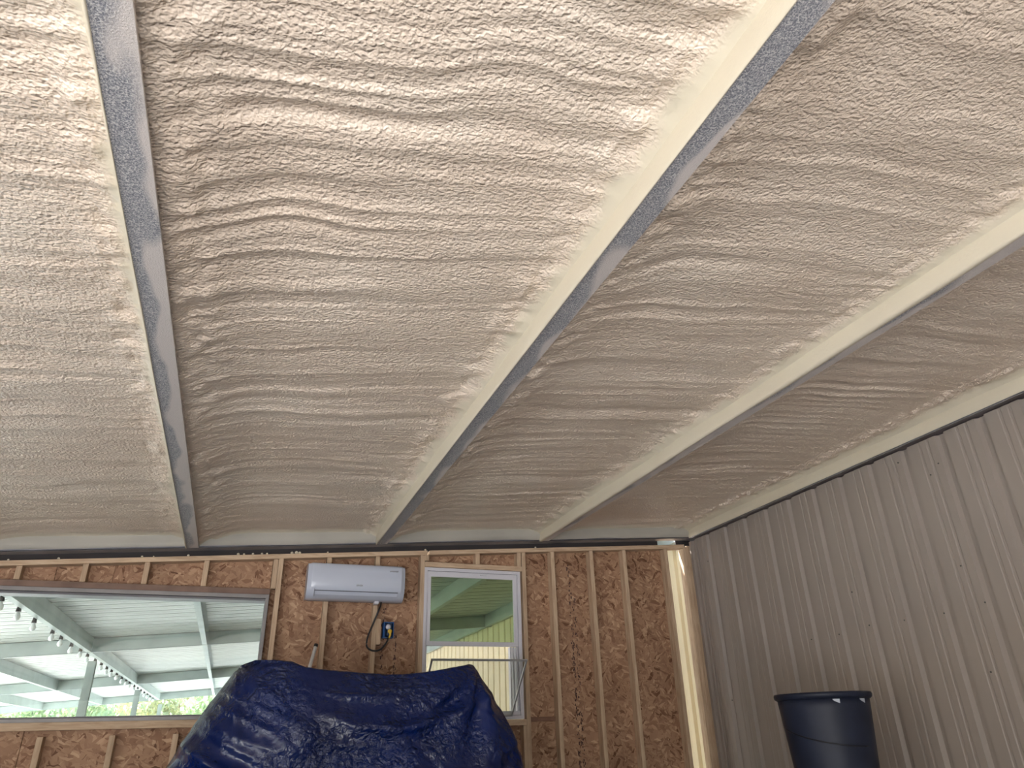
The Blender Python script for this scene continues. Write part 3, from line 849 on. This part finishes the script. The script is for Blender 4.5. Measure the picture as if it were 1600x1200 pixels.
cd = MB().tube([p-Vector(path[0]) for p in smooth(path)], .0075, 8).build('power_cord', M_CORD, None, True, 0, tuple(path[0]))
thing(cd, 'black power cord looping from the air conditioner down to the blue outlet box', 'power cord')
ob = q(606, 985, YW+.02)
outlet = thing(empty('outlet_box', tuple(ob)), 'blue electrical outlet box with yellow and white plugs below the air conditioner', 'outlet box')
W_, H_ = .042, .062
bm_ = MB()
for x0, x1, z0, z1 in ((-W_, W_, H_-.005, H_), (-W_, W_, -H_, -H_+.005), (-W_, -W_+.005, -H_+.005, H_-.005), (W_-.005, W_, -H_+.005, H_-.005)):
    bm_.box(x0, x1, -.035, .045, z0, z1)
bm_.box(-W_+.005, W_-.005, .040, .045, -H_+.005, H_-.005)
bm_.build('box', M_BLUEB, outlet)
MB().box(-.013, .021, -.046, .038, -.050, .052).build('receptacle', simple('dark_blue_receptacle', (.02, .05, .11), .5), outlet, False, .004)  # receptacle in an even dark blue
MB().lathe([(.0001, .0), (.020, 0), (.021, .010), (.015, .020), (.0001, .020)], 16, (0, 0, 0)).build('white_plug', M_WHITE, outlet, True, 0, (-.010, -.052, .020)).rotation_euler = (R_(90), 0, 0)
o = MB().lathe([(.0001, .0), (.017, 0), (.019, .012), (.012, .026), (.0001, .026)], 16, (0, 0, 0)).build('yellow_plug', M_YELL, outlet, True, 0, (.006, -.050, -.016)); o.rotation_euler = (R_(90), 0, 0)
MB().tube([(.006, -.07, -.016), (.008, -.075, -.045), (.0, -.06, -.07)], .008, 8).build('yellow_lead', M_YELL, outlet, True)
bk = q(592, 986, YW-.012)
o = MB().box(-.018, .018, -.001, .085, -.105, .100).build('wood_block', M_LUM, None, False, .002, (bk.x, YW, bk.z))
thing(o, 'short upright wood block nailed just left of the blue outlet box', 'wood block')
# white pipe standing against the boards behind the tarp
pa, pc = q(493.5, 1009, YW-.03), q(480, 1056, YW-.10)
dpp = (pc-pa); ext = pa+dpp*4.6
pp = MB().tube([Vector((0, 0, 0)), ext-pa], .014, 14)
o = thing(empty('plastic_pipe', tuple(pa)), 'white plastic pipe with a dark end leaning on the boards behind the tarp', 'pipe')
pp.build('tube', simple('white_pvc', (.82, .80, .76), .4), o, True)
MB().tube([-dpp.normalized()*.012, dpp.normalized()*.010], .0165, 14).build('end_cap', M_CORD, o, True)

# ------------------------------------------------------------------ blue tarp over a tall machine
def tarp():
    Yf, Yb = 4.35, 5.35
    # top outline in photo positions -> crest of the front edge, as (x, z)
    sil = [(345, 1072), (360, 1050), (377, 1034), (400, 1028), (425, 1029), (450, 1032), (478, 1041), (505, 1045), (540, 1048), (575, 1051), (605, 1053), (635, 1052), (665, 1049), (695, 1044), (720, 1039), (740, 1034.5), (752, 1033.5), (762, 1042), (772, 1060)]
    sx = [back(a, b, Yf).x for a, b in sil]; sz = [back(a, b, Yf).z for a, b in sil]
    xc = (sx[2]+sx[-3])/2; yc = (Yf+Yb)/2
    x0, x1 = sx[2]-.02, sx[-3]+.02
    # silhouette sides: x of the outline against height
    lz = [0, .9, back(255, 1200, Yf).z, back(300, 1130, Yf).z, back(345, 1070, Yf).z, sz[2]-.03, sz[2]]
    lx = [back(255, 1200, Yf).x-.42, back(255, 1200, Yf).x-.16, back(255, 1200, Yf).x, back(300, 1130, Yf).x, back(345, 1070, Yf).x, back(366, 1043, Yf).x, x0+.03]
    rz = [0, .9, back(830, 1200, Yf).z, back(815, 1150, Yf).z, back(790, 1100, Yf).z, back(770, 1058, Yf).z, sz[-3]-.012, sz[-3]]
    rx = [back(830, 1200, Yf).x+.25, back(830, 1200, Yf).x+.12, back(830, 1200, Yf).x, back(815, 1150, Yf).x, back(790, 1100, Yf).x, back(770, 1058, Yf).x, back(760, 1038, Yf).x, x1-.01]
    NA, NR = 560, 230
    P = np.zeros((NA+1, NR, 3))
    def topz(x): return np.interp(x, sx, sz)
    for i in range(NA+1):
        th = 2*math.pi*i/NA
        c, s = math.cos(th), math.sin(th)
        # square-ish plan
        k = 1/((abs(c)**4.5+abs(s)**4.5)**(1/4.5))
        ux, uy = c*k, s*k
        ex = xc+ux*(x1-x0)/2; ey = yc+uy*(Yb-Yf)/2        # point on the top edge
        ez = topz(ex)
        for j in range(NR):
            t = j/(NR-1)
            if t < .26:                                   # top, from the middle outwards
                q_ = t/.26
                X = xc+(ex-xc)*q_; Y = yc+(ey-yc)*q_
                Z = topz(X)-.05*(1-q_**3)-.02
                if q_ > .9: Z += .02*(q_-.9)/.1
            else:
                q_ = (t-.26)/.74
                Z = ez*(1-q_**1.05)
                zl = min(Z, sz[2]); 
                xl = np.interp(zl, lz, lx); xr_ = np.interp(min(Z, sz[-3]), rz, rx)
                fx = (ex-x0)/(x1-x0)
                X = xl+(xr_-xl)*fx if abs(ux) > .999 else (ex + ((xl-x0)*(1-fx)**1.5 if ux < 0 else 0) + ((xr_-x1)*fx**1.5 if ux > 0 else 0))
                fl_ = (1-(1-q_)**1.6)*.30+.03*min(1, q_*18)
                Y = ey + uy*fl_
            P[i, j] = (X, Y, Z)
    # folds, displaced along the outward direction
    X, Y, Z = P[..., 0].copy(), P[..., 1].copy(), P[..., 2].copy()
    th = np.linspace(0, 2*math.pi, NA+1)[:, None]*np.ones((1, NR))
    t = np.linspace(0, 1, NR)[None, :]*np.ones((NA+1, 1))
    side = np.clip((t-.26)/.08, 0, 1)
    per = lambda f, g, sd: vnoise(np.cos(th)*f+20+Z*g, np.sin(th)*f+20+Z*g*.6, sd)
    # swags hanging between the two top corners, gathers at the corners
    sag = Z+.20*((X-(xc+.03))/.75)**2*-1.0
    sw = 1-2*np.abs(vnoise(sag*5.5+3, X*.9+5, 31)); sw2 = 1-2*np.abs(vnoise(sag*12+1, X*1.8+9, 32))
    dist_r = np.hypot(X-x1, Z-sz[-3]); ang_r = np.arctan2(X-x1, sz[-3]-Z+.02)
    gat = (1-2*np.abs(vnoise(ang_r*4.2+8, dist_r*.6+1, 33)))
    dist_l = np.hypot(X-x0, Z-sz[2]); ang_l = np.arctan2(X-x0, sz[2]-Z+.02)
    gal = (1-2*np.abs(vnoise(ang_l*4.0+8, dist_l*.6+4, 34)))
    wr = np.clip(1-dist_r/.75, 0, 1); wl = np.clip(1-dist_l/.6, 0, 1)
    front = np.clip(-np.sin(th)*1.5, 0, 1)
    D = side*(front*(.048*sw+.018*sw2)*(1-np.maximum(wr, wl)*.6)+.055*gat*wr+.035*gal*wl*1.0)
    D += side*.020*per(4.5, 2.2, 40)+side*.008*per(13, 9, 41)+.0035*per(34, 26, 42)+.002*per(60, 60, 43)
    D += .0*t
    topm = 1-side
    ox = np.cos(th); oy = np.sin(th)
    keep = 1-.75*np.exp(-np.abs(t-.26)/.02)              # leave the crest clean
    P[..., 0] = X+ox*D*side*.35*keep; P[..., 1] = Y+oy*D*side*keep
    P[..., 2] = Z+topm*.25*D+side*0
    P[-1] = P[0]
    P[..., 2] = np.maximum(P[..., 2], .006)
    return grid_mesh('tarp', P[:, ::-1])
to = link('tarp_cover', tarp(), M_TARP, None, True)
thing(to, 'crumpled glossy dark blue tarp draped over a tall machine below the windows', 'tarp')

# ------------------------------------------------------------------ dark bin on a bench by the right wall
bc = Vector((3.43, 3.83, 1.68))
H = .78
bench = thing(empty('workbench', (3.55, 3.9, 0)), 'plain wooden workbench below the frame carrying the dark bin', 'bench')
MB().box(-.62, .62, -.42, .42, .862, .90).build('bench_top', M_LUMH, bench, False, .003)
for sx_ in (-.55, .55):
    for sy_ in (-.36, .36):
        MB().box(-.045, .045, -.045, .045, 0, .861).build('leg', M_LUM, bench, False, .003, (sx_, sy_, 0))
MB().box(-.505, .505, -.38, -.345, .74, .861).build('apron', M_LUMH, bench, False, .003)
MB().box(-.505, .505, .345, .38, .74, .861).build('apron', M_LUMH, bench, False, .003)
bin_ = thing(empty('trash_can', (bc.x, bc.y, .901)), 'dark navy round plastic bin with a rolled rim near the right wall', 'bin')
Rt = .268
def rr(z): return Rt-.062*(H-z)/H
prof = [(.0001, 0), (rr(0)-.01, 0), (rr(0), .012), (rr(.3), .3), (rr(.60), .60), (rr(.7), .70), (rr(.745), .745),
        (rr(.76)-.012, .745), (rr(.2)-.012, .2), (rr(0)-.02, .02), (.0001, .02)]
MB().lathe(prof, 64).build('body', M_BARREL, bin_, True)
pr_ = [(rr(.745)-.013, H-.035), (rr(.745)+.004, H-.036), (rr(.745)+.016, H-.026), (rr(.745)+.019, H-.012), (rr(.745)+.014, H), (rr(.745)-.008, H-.001), (rr(.745)-.013, H-.035)]
MB().lathe(pr_, 64).build('rim', M_BARREL, bin_, True)
# slack seam line round the upper body
def on(az, z, o=.003): return Vector(((rr(z)+o)*math.cos(az), (rr(z)+o)*math.sin(az), z))
az0_ = math.atan2(-bc.y, -bc.x)
seam = [on(az0_-1.30+2.2*k/24, H-.185-.105*math.sin(math.pi*k/48), .0005) for k in range(25)]
MB().tube(seam, .0045, 6).build('bail', simple('black_wire', (.006, .006, .010), .5), bin_, True)
for daz, ww in ((.28, .075), (.95, .09)):  # two pale patches under the rim
    m_ = MB(); k1 = 6
    vs = []
    for k in range(k1+1):
        a = az0_+daz-ww+2*ww*k/k1
        vs += [on(a, H-.040, .0015), on(a, H-.040-.020*(k/k1)**.7-.004, .0015)]
    m_.add(vs, [(2*k, 2*k+1, 2*k+3, 2*k+2) for k in range(k1)])
    o = m_.build('pale_patch', simple('pale_patch', (.42, .45, .50), .6), bin_)
